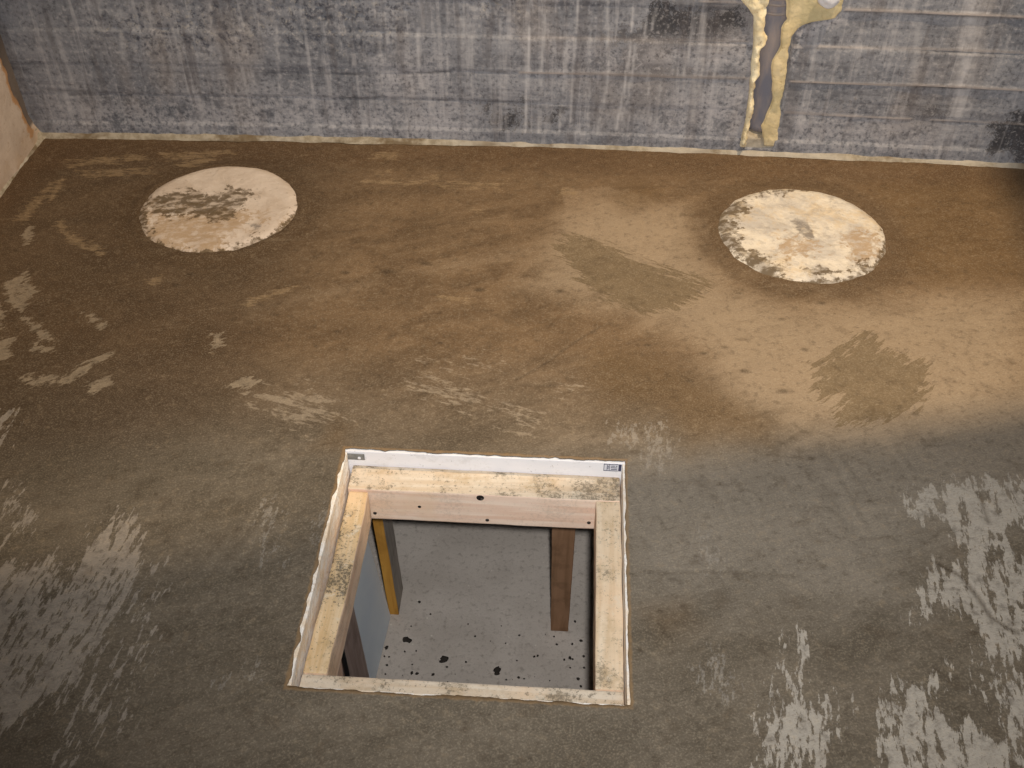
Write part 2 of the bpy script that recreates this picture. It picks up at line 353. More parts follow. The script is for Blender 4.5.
def rot_of(a, b):
    p, q = on_floor(a), on_floor(b); return math.atan2(q[1] - p[1], q[0] - p[0])
def floor_material():
    n = N('mortar_floor'); o = n.obj
    big = n.noise(o, 2.3, 4, .55); med = n.noise(o, 9, 5, .6); fine = n.noise(o, 70, 5, .65); grit = n.noise(o, 330, 2, .6)
    cl = n.noise(n.map(o, (1, 2.2, 1), .35), 5.5, 6, .62, .6)
    grey = n.mix(n.ramp(cl, .3, .7), srgb(93, 84, 71), srgb(112, 102, 88))
    brown = n.mix(n.ramp(cl, .3, .7), srgb(100, 79, 56), srgb(128, 104, 77))
    col = n.mix(n.attr('upper'), grey, brown)
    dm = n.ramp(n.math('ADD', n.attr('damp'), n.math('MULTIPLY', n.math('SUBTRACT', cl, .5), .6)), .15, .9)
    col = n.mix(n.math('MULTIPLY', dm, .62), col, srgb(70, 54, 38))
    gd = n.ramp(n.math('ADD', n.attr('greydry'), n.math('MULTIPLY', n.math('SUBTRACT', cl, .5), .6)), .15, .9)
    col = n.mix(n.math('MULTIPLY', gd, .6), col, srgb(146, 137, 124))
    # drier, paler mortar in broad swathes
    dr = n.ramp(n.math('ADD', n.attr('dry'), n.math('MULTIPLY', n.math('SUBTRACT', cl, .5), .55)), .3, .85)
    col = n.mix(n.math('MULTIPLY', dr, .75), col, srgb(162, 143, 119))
    dh = n.ramp(n.math('ADD', n.attr('dry_hard'), n.math('MULTIPLY', n.math('SUBTRACT', n.noise(n.map(o, (1, .3, 1)), 40, 4, .6), .5), .9)), .45, .7)
    col = n.mix(n.math('MULTIPLY', dh, .3), col, srgb(172, 150, 124))
    wt = n.ramp(n.math('ADD', n.attr('wet'), n.math('MULTIPLY', n.math('SUBTRACT', cl, .5), .5)), .25, .8)
    col = n.mix(n.math('MULTIPLY', wt, .5), col, srgb(96, 72, 40))
    rg = n.ramp(n.math('ADD', n.attr('ring'), n.math('MULTIPLY', n.math('SUBTRACT', med, .5), .8)), .35, .9)
    col = n.mix(n.math('MULTIPLY', rg, .55), col, srgb(84, 64, 42))
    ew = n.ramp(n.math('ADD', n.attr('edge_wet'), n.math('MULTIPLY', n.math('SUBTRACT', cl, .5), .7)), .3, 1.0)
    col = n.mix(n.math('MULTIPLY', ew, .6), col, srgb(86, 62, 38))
    # trowel strokes dragged through everything
    for rot, seed, am in ((.25, 3.1, .20), (-.5, 8.7, .16)):
        st = n.noise(n.map(o, (1, 7, 1), rot, (seed, seed, 0)), 7.5, 8, .7, .6)
        region = n.ramp(n.noise(n.map(o, (1, 1, 1), 0, (seed * 2, 0, 0)), 2.6, 2), .42, .62)
        col = n.mix(n.math('MULTIPLY', n.math('MULTIPLY', n.ramp(st, .54, .72), region), am), col, srgb(170, 152, 126))
        col = n.mix(n.math('MULTIPLY', n.math('MULTIPLY', n.ramp(st, .46, .28), region), am), col, srgb(74, 58, 38))
    # pale scraped patches
    def patch(attr, rot, sc, stretch, amp, color, op, lo=.5, hi=.6, seed=0., cap=.76):
        v = n.map(o, (1, stretch, 1), rot, (seed, seed, 0))
        nz = n.math('ADD', n.math('MULTIPLY', n.noise(v, sc, 7, .66, .3), .62), n.math('MULTIPLY', n.noise(n.map(o, (1, stretch * .6, 1), rot, (seed + 4, 2, 0)), sc * 4.2, 5, .65), .38))
        nz = n.ramp(nz, .36, .64, 0, 1, False)
        a0 = n.attr(attr); a = n.math('MINIMUM', a0, cap)
        x = n.math('ADD', a, n.math('MULTIPLY', n.math('SUBTRACT', nz, .5), amp))
        x = n.math('MULTIPLY', n.ramp(x, lo, hi), n.ramp(a0, .03, .3))
        return x, color, op
    dark = srgb(96, 80, 58)
    pl = srgb(158, 148, 136)
    masks = []
    for args in [('pale_lowleft', rot_of((20, 720), (120, 540)), 15, 4.6, 1.15, pl, .85, .55, .70, 1.),
                 ('pale_left', rot_of((20, 380), (110, 345)), 22, 3.0, .9, srgb(158, 142, 120), .75, .50, .68, 2.),
                 ('pale_top', 0.03, 18, 4.2, 1.1, srgb(156, 132, 100), .62, .44, .86, 3.),
                 ('pale_right', rot_of((985, 700), (950, 520)), 14, 4.2, 1.15, srgb(176, 168, 156), .9, .55, .68, 4.),
                 ('pale_mid', rot_of((400, 385), (545, 420)), 16, 4.0, 1.5, srgb(182, 166, 144), .45, .55, .95, 5.),
                 ('pale_splat', rot_of((700, 560), (704, 480)), 26, 3.0, 1.5, srgb(165, 158, 148), .42, .55, .85, 6.)]:
        x, c, op = patch(*args); masks.append(x)
        col = n.mix(n.math('MULTIPLY', x, op), col, n.mix(n.ramp(fine, .3, .7), tuple(v * .86 for v in c), tuple(min(1, v * 1.08) for v in c)))
    for attr, a, b, sd in (('dark_a', (560, 240), (700, 288), 7.), ('dark_b', (822, 388), (895, 340), 8.)):
        x, c, op = patch(attr, rot_of(a, b), 11, 7.0, 1.0, dark, .8, .34, .46, sd, .92)
        col = n.mix(n.math('MULTIPLY', x, .78), col, n.mix(cl, srgb(98, 82, 58), srgb(122, 104, 78)))
    col = n.mix(n.math('MULTIPLY', n.math('MINIMUM', n.attr('scratch'), 1.0), .75), col, srgb(70, 58, 44))
    col = n.mix(n.math('MULTIPLY', n.attr('flecks'), .65), col, srgb(62, 48, 32))
    # sand grains and small dark specks
    col = n.mix(n.math('MULTIPLY', n.ramp(grit, .45, .75), .22), col, srgb(200, 185, 160))
    col = n.mix(n.math('MULTIPLY', n.ramp(fine, .48, .3), .34), col, srgb(60, 48, 34))
    col = n.mix(n.math('MULTIPLY', n.ramp(fine, .55, .72), .22), col, srgb(172, 152, 124))
    gr2 = n.noise(n.map(o, (1, 2.5, 1), .3), 150, 4, .7)
    col = n.mix(n.math('MULTIPLY', n.ramp(gr2, .46, .3), .34), col, srgb(58, 46, 34))
    blot = n.noise(o, 26, 5, .65)
    col = n.mix(n.math('MULTIPLY', n.ramp(blot, .46, .3), .28), col, srgb(72, 56, 38))
    sp = n.ramp(n.voro(o, 38), .10, .04)
    col = n.mix(n.math('MULTIPLY', n.math('MULTIPLY', sp, n.ramp(med, .5, .62)), .5), col, srgb(70, 56, 40))
    lap = n.ramp(n.math('ADD', n.attr('lap'), n.math('MULTIPLY', n.math('SUBTRACT', fine, .5), .9)), .45, .9)
    col = n.mix(n.math('MULTIPLY', lap, .55), col, srgb(150, 118, 78))
    b = n.bump(n.math('ADD', n.math('MULTIPLY', fine, .7), n.math('MULTIPLY', grit, .3)), .55, .0022)
    st2 = n.noise(n.map(o, (1, 7, 1), .4), 14, 5, .6, .4)
    b = n.bump(st2, .45, .003, b)
    b = n.bump(med, .35, .004, b)
    return n.done(col, n.ramp(med, .3, .7, .62, .8), b, spec=.3)
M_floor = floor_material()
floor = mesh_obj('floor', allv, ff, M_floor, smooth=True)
tag(floor, kind='structure')
floor['label'] = 'brown freshly trowelled mortar floor with pale scraped patches'
ex = np.zeros(4 * nL)
lapf = np.exp(-(np.maximum(near_hatch, 0) / .007) ** 2)
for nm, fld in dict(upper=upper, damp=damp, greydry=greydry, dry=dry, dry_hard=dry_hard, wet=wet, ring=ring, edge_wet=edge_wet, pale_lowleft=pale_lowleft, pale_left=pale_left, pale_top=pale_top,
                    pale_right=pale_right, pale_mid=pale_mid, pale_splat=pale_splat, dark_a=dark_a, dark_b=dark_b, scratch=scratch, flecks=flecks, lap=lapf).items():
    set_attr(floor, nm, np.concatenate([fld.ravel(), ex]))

# ------------------------------------------------------------------ BACK WALL (board-marked concrete)
WZ1 = 1.75
GXL, GXR = 0.408, 0.479              # the chase that holds the pipe (at mid height)
wx = axis([(-1.5, -1.32, .03), (-1.32, .34, .005), (.34, .56, .0035), (.56, 1.25, .005), (1.25, 2.2, .05)])
wz = axis([(-.16, -.02, .07), (-.02, .5, .004), (.5, WZ1, .05)])
WX, WZ = np.meshgrid(wx, wz, indexing='ij')
def W(*pts): return [on_wall(p) for p in pts]
def wstain(polys, soft):
    f = np.zeros(WX.shape)
    for q in polys: f = np.maximum(f, poly_field(WX, WZ, W(*q), soft))
    return f
joints = np.zeros(WX.shape); fins = np.zeros(WX.shape)
def jline(pts, w=.0022, a=1.0, fin=0.):
    global joints, fins
    q = [W(p)[0] for p in pts]
    joints = np.maximum(joints, a * line_field(WX, WZ, q, w))
    if fin:
        fins = np.maximum(fins, fin * line_field(WX, WZ, [(x, z + .004) for x, z in q], .0022))
jline([(270, 73), (330, 74), (400, 74), (460, 71), (520, 73)], .003, .9); jline([(520, 74), (600, 75), (680, 78), (748, 80)], .0028, .8, .9)
jline([(790, 83), (880, 86), (960, 88), (1040, 92)], .003, .8, 1.)
jline([(70, 95), (130, 94), (260, 97), (340, 98), (440, 100), (520, 103), (565, 104)], .0028, .7); jline([(40, 90), (90, 92), (130, 96)], .004, .6)
jline([(515, 37), (560, 39), (640, 41), (748, 44)], .0025, .8, .3); jline([(790, 48), (850, 49), (920, 51), (1040, 55)], .0022, .6, .5)
jline([(700, 3), (745, 5)], .002, .5, .5); jline([(845, 11), (900, 13), (960, 16), (1040, 20)], .003, .6, 1.)
jline([(785, 114), (860, 118), (910, 121)], .0022, .4, .7); jline([(930, 122), (1000, 124), (1040, 127)], .0022, .5, .5); jline([(800, 102), (900, 105), (990, 108)], .002, .4)
jline([(480, 2), (512, 9)], .003, .7); jline([(290, 97), (400, 102)], .002, .4); jline([(150, 72), (200, 74)], .005, .5)
drip = np.zeros(WX.shape)
for pts, w, a in [([(531, 0), (528, 60), (525, 132)], .004, .75), ([(546, 14), (541, 70), (539, 132)], .005, .6), ([(566, 40), (564, 80), (559, 134)], .003, .55), ([(578, 0), (575, 40), (571, 122)], .003, .7),
                  ([(607, 0), (609, 65), (606, 90), (597, 134)], .004, .5), ([(634, 5), (630, 45), (625, 85), (616, 130)], .004, .75), ([(635, 45), (632, 75), (622, 120)], .005, .5), ([(647, 10), (645, 40)], .003, .5), ([(656, 8), (652, 30)], .003, .5),
                  ([(648, 70), (650, 130)], .003, .45), ([(690, 45), (683, 75)], .003, .45), ([(704, 15), (702, 70), (692, 120)], .006, .4), ([(418, 30), (419, 70), (423, 88)], .006, .6), ([(446, 0), (448, 40), (447, 95)], .0025, .65),
                  ([(474, 8), (470, 65)], .012, .35), ([(462, 20), (464, 70)], .008, .3), ([(276, 25), (280, 100)], .004, .3), ([(300, 0), (302, 30)], .003, .4), ([(975, 0), (966, 60), (960, 110)], .022, .55), ([(918, 20), (915, 80)], .012, .3), ([(815, 40), (812, 80)], .006, .3),
                  ([(660, 80), (655, 130)], .005, .35), ([(675, 50), (672, 76)], .004, .35), ([(590, 10), (588, 130)], .003, .3), ([(500, 20), (500, 130)], .004, .25), ([(380, 20), (382, 130)], .006, .2), ([(120, 10), (124, 60)], .008, .25), ([(210, 0), (212, 50)], .004, .35)]:
    drip = np.maximum(drip, a * line_field(WX, WZ, W(*pts), w * .8))
mottle_shade = wstain([[(650, 2), (745, 4), (755, 30), (700, 48), (640, 46), (590, 44), (600, 34), (640, 26)], [(620, 45), (650, 45), (640, 80), (615, 80)], [(640, 60), (750, 72), (745, 80), (640, 78)], [(985, 118), (1040, 105), (1040, 165), (990, 150)]], .05)  # black mottling; the last patch paints the shadow at the wall's right end
mottle_shade = np.maximum(mottle_shade, .75 * wstain([[(470, 100), (520, 102), (560, 104), (570, 135), (500, 132), (480, 115)], [(900, 96), (960, 96), (950, 130), (900, 130)], [(820, 95), (870, 96), (870, 108), (820, 108)], [(370, 95), (450, 98), (445, 110), (380, 108)]], .06))
honey = wstain([[(255, -5), (400, -5), (400, 30), (370, 45), (300, 42), (255, 25)], [(480, -5), (520, -5), (520, 10), (480, 8)], [(90, 20), (250, 5), (250, 45), (130, 45)]], .07)
palew = wstain([[(60, 108), (260, 100), (470, 104), (470, 134), (260, 134), (60, 132)], [(380, 60), (440, 60), (440, 100), (380, 100)], [(560, 45), (745, 45), (748, 72), (560, 72)], [(690, 90), (748, 90), (745, 138), (640, 135)], [(790, 115), (930, 122), (930, 150), (785, 146)]], .06)
palew = np.maximum(palew, 1.3 * wstain([[(788, 32), (812, 24), (830, 19), (846, 13), (844, 22), (822, 29), (803, 42), (794, 64), (785, 66)]], .012))
groove_c = lambda z: .443 + (z - .2) * .0 + .0
WY = wall_y(WX) + 0.0
board = np.floor(np.interp(WZ, [-.16, .035, .11, .185, .268, .345, .42, 2], [0, 1, 2, 3, 4, 5, 6, 7]) + .0)
WY = WY + .0025 * (np.mod(board * 1.7, 1.) - .5) * 2 + .004 * (fbm(WX, WZ, 4, 3, 3) - .5)
WY = WY + .002 * np.clip(joints, 0, 1) - .0035 * fins + .0025 * (fbm(WX, WZ * 2.5, 30, 3, 6) - .5)
WY = WY + honey * .007 * np.clip(fbm(WX, WZ, 55, 3, 2) - .45, 0, 1) * 3
inside = (WX > GXL) & (WX < GXR) & (WZ > .012)
WY = np.where(inside, WY + .075, WY)
M = N('board_marked_concrete'); o = M.obj
cl = M.noise(M.map(o, (1, 1, 1.3)), 4.5, 6, .62, .4); md = M.noise(o, 22, 5, .65); fn = M.noise(o, 110, 4, .65); gr = M.noise(o, 320, 3, .6)
col = M.mix(M.ramp(cl, .3, .7), srgb(119, 121, 127), srgb(155, 155, 159))
bands = M.noise(M.map(o, (.5, 1, 9)), 4, 5, .6, .3)
col = M.mix(M.math('MULTIPLY', M.ramp(bands, .5, .3), .45), col, srgb(88, 88, 94))
warm = M.ramp(M.noise(M.map(o, (1, 1, .5), 0, (3, 0, 0)), 5, 4, .6), .5, .7)
col = M.mix(M.math('MULTIPLY', warm, .4), col, srgb(150, 138, 128))
mo = M.math('ADD', M.attr('mottle_shade'), M.math('MULTIPLY', M.math('SUBTRACT', M.math('ADD', M.math('MULTIPLY', md, .5), M.math('MULTIPLY', fn, .5)), .5), 3.2))
mo = M.math('MULTIPLY', M.ramp(mo, .5, .72), M.ramp(M.attr('mottle_shade'), .05, .4))
col = M.mix(M.math('MULTIPLY', mo, .85), col, srgb(50, 48, 50))
ho = M.math('MULTIPLY', M.ramp(M.noise(o, 75, 4, .7), .52, .62), M.ramp(M.attr('honey'), .1, .6))
col = M.mix(M.math('MULTIPLY', ho, .7), col, srgb(66, 68, 78))
ho2 = M.math('MULTIPLY', M.ramp(M.noise(M.map(o, (1, 1, 1), 0, (7, 3, 1)), 90, 4, .7), .56, .66), M.ramp(M.attr('honey'), .1, .6))
col = M.mix(M.math('MULTIPLY', ho2, .5), col, srgb(180, 172, 160))
pw = M.math('MULTIPLY', M.attr('palew'), M.ramp(M.math('ADD', M.math('MULTIPLY', md, .5), M.math('MULTIPLY', fn, .5)), .4, .6))
col = M.mix(M.math('MULTIPLY', pw, .65), col, srgb(196, 192, 194))
col = M.mix(M.math('MULTIPLY', M.ramp(fn, .52, .68), .45), col, srgb(190, 186, 186))
col = M.mix(M.math('MULTIPLY', M.ramp(fn, .48, .32), .55), col, srgb(66, 66, 72))
col = M.mix(M.math('MULTIPLY', M.ramp(md, .48, .3), .45), col, srgb(78, 78, 84))
sp = M.math('MULTIPLY', M.ramp(M.voro(o, 60), .16, .06), M.ramp(md, .5, .6))
col = M.mix(M.math('MULTIPLY', sp, .25), col, srgb(70, 68, 72))
vs = M.noise(M.map(o, (14, 14, .7)), 4, 4, .6)
col = M.mix(M.math('MULTIPLY', M.ramp(vs, .52, .7), .45), col, srgb(192, 189, 190))
vd = M.noise(M.map(o, (9, 9, .9), 0, (5, 5, 1)), 4, 4, .6)
col = M.mix(M.math('MULTIPLY', M.ramp(vd, .52, .68), .4), col, srgb(92, 86, 86))
dp = M.math('MULTIPLY', M.attr('drip'), M.ramp(M.noise(M.map(o, (1, 1, .5)), 45, 3), .3, .52))
col = M.mix(dp, col, srgb(205, 202, 202))
jn = M.math('MULTIPLY', M.attr('joints'), M.ramp(M.noise(M.map(o, (1, 1, .2), 0, (2, 2, 2)), 9, 5, .65), .42, .6))
col = M.mix(M.math('MULTIPLY', jn, .8), col, srgb(62, 60, 62))
col = M.mix(M.math('MULTIPLY', M.attr('fins'), M.ramp(md, .3, .5, .3, .85)), col, srgb(205, 190, 178))
b = M.bump(M.math('ADD', M.math('MULTIPLY', md, .4), M.math('MULTIPLY', fn, .6)), .5, .003)
b = M.bump(bands, .3, .004, b)
M_wall = M.done(col, .88, b, spec=.25)
wv = np.stack([WX, WY, WZ], -1).reshape(-1, 3)
wf = grid_faces(*WX.shape)
n0 = len(wv); X0, X1 = wx[0], wx[-1]
# thickness behind
back = np.array([[X0, 2.55, wz[0]], [X1, 2.55, wz[0]], [X1, 2.55, wz[-1]], [X0, 2.55, wz[-1]]])
nzw = len(wz)
extra = [[n0, n0 + 3, n0 + 2, n0 + 1], [0] + [nzw * 0 + j for j in range(1, nzw)] + [n0 + 3, n0], [i * nzw + nzw - 1 for i in range(len(wx))] + [n0 + 2, n0 + 3]]
wall_back = mesh_obj('wall_back', np.concatenate([wv, back]), list(wf) + extra, M_wall, smooth=True)
tag(wall_back, kind='structure'); wall_back['label'] = 'grey board-marked concrete back wall with pale drip streaks'
for nm, fld in dict(joints=joints, fins=fins, drip=drip, mottle_shade=mottle_shade, honey=honey, palew=palew).items():
    set_attr(wall_back, nm, np.concatenate([fld.ravel(), np.zeros(4)]))

# ------------------------------------------------------------------ LEFT WALL (plaster with a broken edge)
ly = axis([(-1.4, 1.7, .1), (1.7, 2.24, .006)]); lz = axis([(-.16, 0, .08), (0, .42, .006), (.42, WZ1, .1)])
LY, LZ = np.meshgrid(ly, lz, indexing='ij')
edge_y = 2.15 - .03 * np.clip((LZ - .10) / .2, 0, 1) + (.05 * (fbm(LZ, LZ * 0, 14, 5, 3) - .5) + .012 * (fbm(LY, LZ, 60, 3, 3) - .5)) * (LZ > .02)
tt = np.clip((LY - edge_y) / .035, 0, 1)
LX = -1.272 - .022 * tt * np.clip(LZ / .05, 0, 1) + .006 * (fbm(LY, LZ, 9, 4, 1) - .5) * (LY > 1.6)
broken = np.exp(-((LY - edge_y - .012) / .024) ** 2) * (LZ > .02)
M = N('pinkish_plaster'); o = M.obj
md = M.noise(o, 12, 5, .6); fn = M.noise(o, 90, 4, .6)
col = M.mix(M.ramp(md, .3, .7), srgb(182, 166, 152), srgb(202, 186, 172))
col = M.mix(M.math('MULTIPLY', M.ramp(fn, .45, .25), .4), col, srgb(150, 124, 100))
br = M.ramp(M.math('ADD', M.attr('broken'), M.math('MULTIPLY', M.math('SUBTRACT', fn, .5), .9)), .35, .7)
col = M.mix(M.math('MULTIPLY', br, .8), col, srgb(176, 130, 84))
col = M.mix(M.math('MULTIPLY', M.attr('lowstain'), .6), col, srgb(176, 142, 104))
col = M.mix(M.math('MULTIPLY', M.attr('gap'), .9), col, srgb(92, 84, 80))
M_left = M.done(col, .9, M.bump(M.math('ADD', md, fn), .5, .003), spec=.2)
lv = np.stack([LX, LY, LZ], -1).reshape(-1, 3)
wall_left = mesh_obj('wall_left', lv, grid_faces(*LX.shape), M_left, smooth=True)
md_ = wall_left.modifiers.new('thickness', 'SOLIDIFY'); md_.thickness = .2; md_.offset = -1
tag(wall_left, kind='structure'); wall_left['label'] = 'pinkish plastered left wall with a broken edge'
set_attr(wall_left, 'gap', (np.clip((LY - edge_y - .022) / .01, 0, 1) * (LZ > .03)).ravel()); set_attr(wall_left, 'broken', broken.ravel()); set_attr(wall_left, 'lowstain', (np.exp(-(LZ / .05) ** 2) * fbm(LY, LZ, 20, 3, 2)).ravel())

# ------------------------------------------------------------------ mortar fillets along the foot of the walls
M = N('pale_mortar'); o = M.obj
fn = M.noise(o, 60, 5, .65); md = M.noise(M.map(o, (1, 1, 2)), 11, 4, .6)
col = M.mix(M.ramp(fn, .35, .65), srgb(150, 138, 118), srgb(180, 169, 150))
col = M.mix(M.math('MULTIPLY', M.ramp(md, .48, .62), .75), col, srgb(104, 84, 56))
col = M.mix(M.math('MULTIPLY', M.ramp(M.noise(M.map(o, (1, 1, 1), 0, (4, 4, 4)), 7, 3), .5, .64), .5), col, srgb(198, 190, 176))
M_fillet = M.done(col, .9, M.bump(fn, .6, .004), spec=.2)
def fillet(name, along, place, label):
    vs = []; ns = 9
    for t in along:
        rh = .020 + .016 * (fbm(np.array(t), np.array(0.), 6, 4, 4) - .5); rd = .017 + .020 * (fbm(np.array(t), np.array(0.), 9, 5, 8) - .5)
        for s in range(ns):
            a = s / (ns - 1)
            d, z = rd * a ** 1.4, rh * (1 - a) ** 1.3 - .004 * (s == ns - 1)
            wob = .002 * (fbm(np.array(t), np.array(a), 40, 2, 5) - .5)
            vs.append(place(t, d + wob, z + wob))
    o = mesh_obj(name, vs, grid_faces(len(along), ns), M_fillet, smooth=True)
    o['kind'] = 'structure'; o['label'] = label
    return o
fillet('trim_1', np.arange(-1.285, 1.95, .006), lambda t, d, z: (t, float(wall_y(t)) + .006 - d, z), 'pale mortar fillet along the foot of the back wall')
fillet('trim_2', np.arange(1.2, 2.22, .006), lambda t, d, z: (-1.282 + d, t, z), 'pale mortar fillet along the foot of the left wall')

pg = [(x, float(wall_y(x)) + .002 + .004 * (float(fbm(np.array(x), np.array(z), 30, 3, 2)) - .5) + .05 * max(0, (z - .036) / .012), z) for x in np.linspace(.402, .486, 22) for z in np.linspace(.004, .048, 12)]
tr = mesh_obj('trim_3', pg, grid_faces(22, 12), M_fillet, smooth=True); tr['kind'] = 'structure'; tr['label'] = 'pale mortar plug at the foot of the pipe chase'
# ------------------------------------------------------------------ round covers let into the floor
def cover_material(name, kind):
    M = N(name); o = M.obj
    md = M.noise(o, 14, 6, .68, .6); fn = M.noise(o, 75, 5, .65); cl = M.noise(M.map(o, (1, 1, 1), 0, (4, 1, 0)), 8, 4, .6)
    if kind == 'left':
        col = M.mix(M.ramp(md, .35, .65), srgb(222, 206, 190), srgb(206, 188, 170))
    else:
        col = M.mix(M.ramp(md, .35, .62), srgb(232, 221, 203), srgb(198, 190, 180))
        col = M.mix(M.math('MULTIPLY', M.ramp(M.noise(M.map(o, (1, 1.6, 1), -.3, (2, 7, 0)), 34, 6, .72), .5, .64), .55), col, srgb(172, 162, 150))
        col = M.mix(M.math('MULTIPLY', M.ramp(M.math('ADD', M.math('MULTIPLY', cl, .6), M.math('MULTIPLY', fn, .4)), .5, .62), .38), col, srgb(214, 184, 134))
        col = M.mix(M.math('MULTIPLY', M.ramp(M.noise(M.map(o, (1, 1, 1), 0, (9, 5, 0)), 17, 5, .65), .55, .68), .5), col, srgb(160, 150, 142))
    for a, c, op, am in (('tan', srgb(176, 146, 110), .75, 1.9), ('mud', srgb(98, 82, 60), .9, 2.0), ('spot', srgb(120, 112, 106), .8, .8)):
        x = M.math('ADD', M.attr(a), M.math('MULTIPLY', M.math('SUBTRACT', M.ramp(M.math('ADD', M.math('MULTIPLY', md, .55), M.math('MULTIPLY', fn, .45)), .34, .66, 0, 1, False), .5), am * .62))
        f = M.math('MULTIPLY', M.math('MULTIPLY', M.ramp(x, .42, .66), M.ramp(M.attr(a), .03, .25)), op)
        f = M.math('MULTIPLY', f, M.ramp(M.noise(M.map(o, (1, 1.6, 1), .2, (len(a), 2, 0)), 38, 5, .7), .36, .56, .25, 1))
        col = M.mix(f, col, c)
    col = M.mix(M.math('MULTIPLY', M.ramp(fn, .38, .24), .5), col, srgb(122, 100, 74))
    return M.done(col, .85, M.bump(M.math('ADD', md, M.math('MULTIPLY', fn, .6)), .7, .005), spec=.25)
def round_cover(c, r, label, mat, mud, tan, spot, seed):
    nr, na = 44, 150
    vs = []; A = np.linspace(0, 2 * pi, na, endpoint=False)
    rr = np.linspace(0, 1, nr) ** .8
    R_, A_ = np.meshgrid(rr, A, indexing='ij')
    wob = 1 + .05 * (fbm(np.cos(A_) * 2 + 5, np.sin(A_) * 2 + seed, 1.4, 4, seed) - .5)
    X = c[0] + r * R_ * wob * np.cos(A_); Y = c[1] + r * R_ * wob * np.sin(A_)
    Z = .0045 + .005 * (fbm(X, Y, 22, 4, seed) - .5) - .009 * np.clip((R_ - .86) / .14, 0, 1) ** 2
    V = np.stack([X, Y, Z], -1).reshape(-1, 3)
    i, j = np.meshgrid(np.arange(nr - 1), np.arange(na), indexing='ij'); j2 = (j + 1) % na
    F = np.stack([i * na + j, (i + 1) * na + j, (i + 1) * na + j2, i * na + j2], -1).reshape(-1, 4)
    # edge down into the mortar and an underside
    B = V[-na:].copy(); B[:, 2] = -.022
    nb = len(V); k = np.arange(na); k2 = (k + 1) % na
    F = [list(f) for f in F] + np.stack([nb - na + k, nb + k, nb + k2, nb - na + k2], -1).tolist() + [list(nb + k[::-1])]
    o = mesh_obj('round_cover', np.concatenate([V, B]), F, mat, smooth=True, loc=(c[0], c[1], 0))
    tag(o, label, 'cover', 'round covers set into the mortar floor')
    x0, y0 = X, Y
    def fld(polys, soft):
        f = np.zeros(X.shape)
        for q in polys: f = np.maximum(f, poly_field(X, Y, [on_floor(p) for p in q], soft))
        return np.concatenate([f.ravel(), np.zeros(na)])
    rimf = np.clip((R_ - .84) / .16, 0, 1) * (.35 + .5 * np.clip(.3 - np.sin(A_ - .5), 0, 1))
    set_attr(o, 'mud', np.maximum(fld(mud, .034), np.concatenate([rimf.ravel(), np.zeros(na)]))); set_attr(o, 'tan', fld(tan, .05)); set_attr(o, 'spot', fld(spot, .02))
    return o
round_cover(*DISCS[0], 'white round cover near the left wall, smeared with mud across its middle and left side', cover_material('plastered_cover', 'left'),
    [[(140, 208), (155, 200), (185, 194), (205, 193), (218, 196), (232, 190), (256, 192), (254, 206), (235, 216), (215, 222), (190, 218), (170, 226), (150, 220)],
     [(132, 222), (142, 208), (152, 208), (150, 230), (146, 242)], [(225, 246), (270, 236), (300, 222), (300, 245), (230, 262)], [(150, 250), (170, 244), (185, 248), (200, 256), (150, 262)]],
    [[(136, 205), (165, 205), (200, 210), (250, 210), (256, 222), (240, 236), (225, 256), (160, 258), (134, 240)], [(280, 222), (296, 216), (302, 222), (285, 232)]], [[(250, 222), (262, 228), (258, 232), (244, 226)]], 2)
round_cover(*DISCS[1], 'cream round cover on the right of the floor, with a dark spot at its centre', cover_material('cream_cover', 'right'),
    [[(708, 232), (716, 215), (735, 203), (748, 202), (742, 212), (732, 222), (742, 238), (765, 256), (785, 268), (800, 272), (770, 280), (735, 262)], [(785, 268), (810, 270), (850, 268), (870, 262), (868, 272), (832, 278), (800, 274)], [(745, 196), (790, 186), (810, 186), (812, 192), (780, 194), (756, 200)]],
    [[(775, 240), (795, 238), (812, 248), (800, 262), (780, 258)], [(840, 235), (880, 236), (880, 262), (845, 262)]],
    [[(790, 222), (798, 220), (812, 228), (814, 240), (806, 240), (794, 232)]], 5)

# ------------------------------------------------------------------ HATCH FRAME
def wood_mat(name, axis_, base, dark, dirt=0.0, seed=0.):
    M = N(name); o = M.obj
    s = [22, 22, 22]; s[axis_] = 1.2
    g = M.noise(M.map(o, s, 0, (seed, seed, seed)), 3.2, 5, .6, .7); md = M.noise(o, 16, 5, .65); fn = M.noise(o, 130, 4, .6)
    col = M.mix(M.ramp(g, .35, .68), base, dark)
    col = M.mix(M.math('MULTIPLY', M.ramp(M.noise(M.map(o, (1, 1, 1), 0, (seed, 3, 2)), 9, 3), .5, .66), .4), col, srgb(228, 196, 160))
    if dirt:
        n1 = M.ramp(M.noise(M.map(o, (1, 1, 1), 0, (seed + 2, 1, 5)), 11, 4, .65), .42, .62)
        col = M.mix(M.math('MULTIPLY', M.ramp(md, .5, .68), dirt * .8), col, srgb(176, 148, 104))
        col = M.mix(M.math('MULTIPLY', n1, dirt * .55), col, srgb(146, 130, 106))
        fs = M.noise(M.map(o, (1, 1, 1), 0, (seed, 7, 5)), 210, 5, .75)
        x = M.math('MULTIPLY', M.ramp(M.math('ADD', fs, M.math('MULTIPLY', M.math('SUBTRACT', n1, .5), .14)), .50, .60), .85)
        col = M.mix(M.math('MULTIPLY', x, min(1, dirt * 1.3)), col, srgb(96, 88, 74))
        col = M.mix(M.math('MULTIPLY', M.ramp(M.noise(M.map(o, (1, 1, 1), 0, (seed + 8, 1, 5)), 34, 5, .7), .56, .7), dirt), col, srgb(222, 212, 194))
    return M.done(col, .75, M.bump(M.math('ADD', g, M.math('MULTIPLY', fn, .5)), .35, .0015), spec=.25)
pine, pine_d = srgb(246, 224, 204), srgb(234, 200, 176)
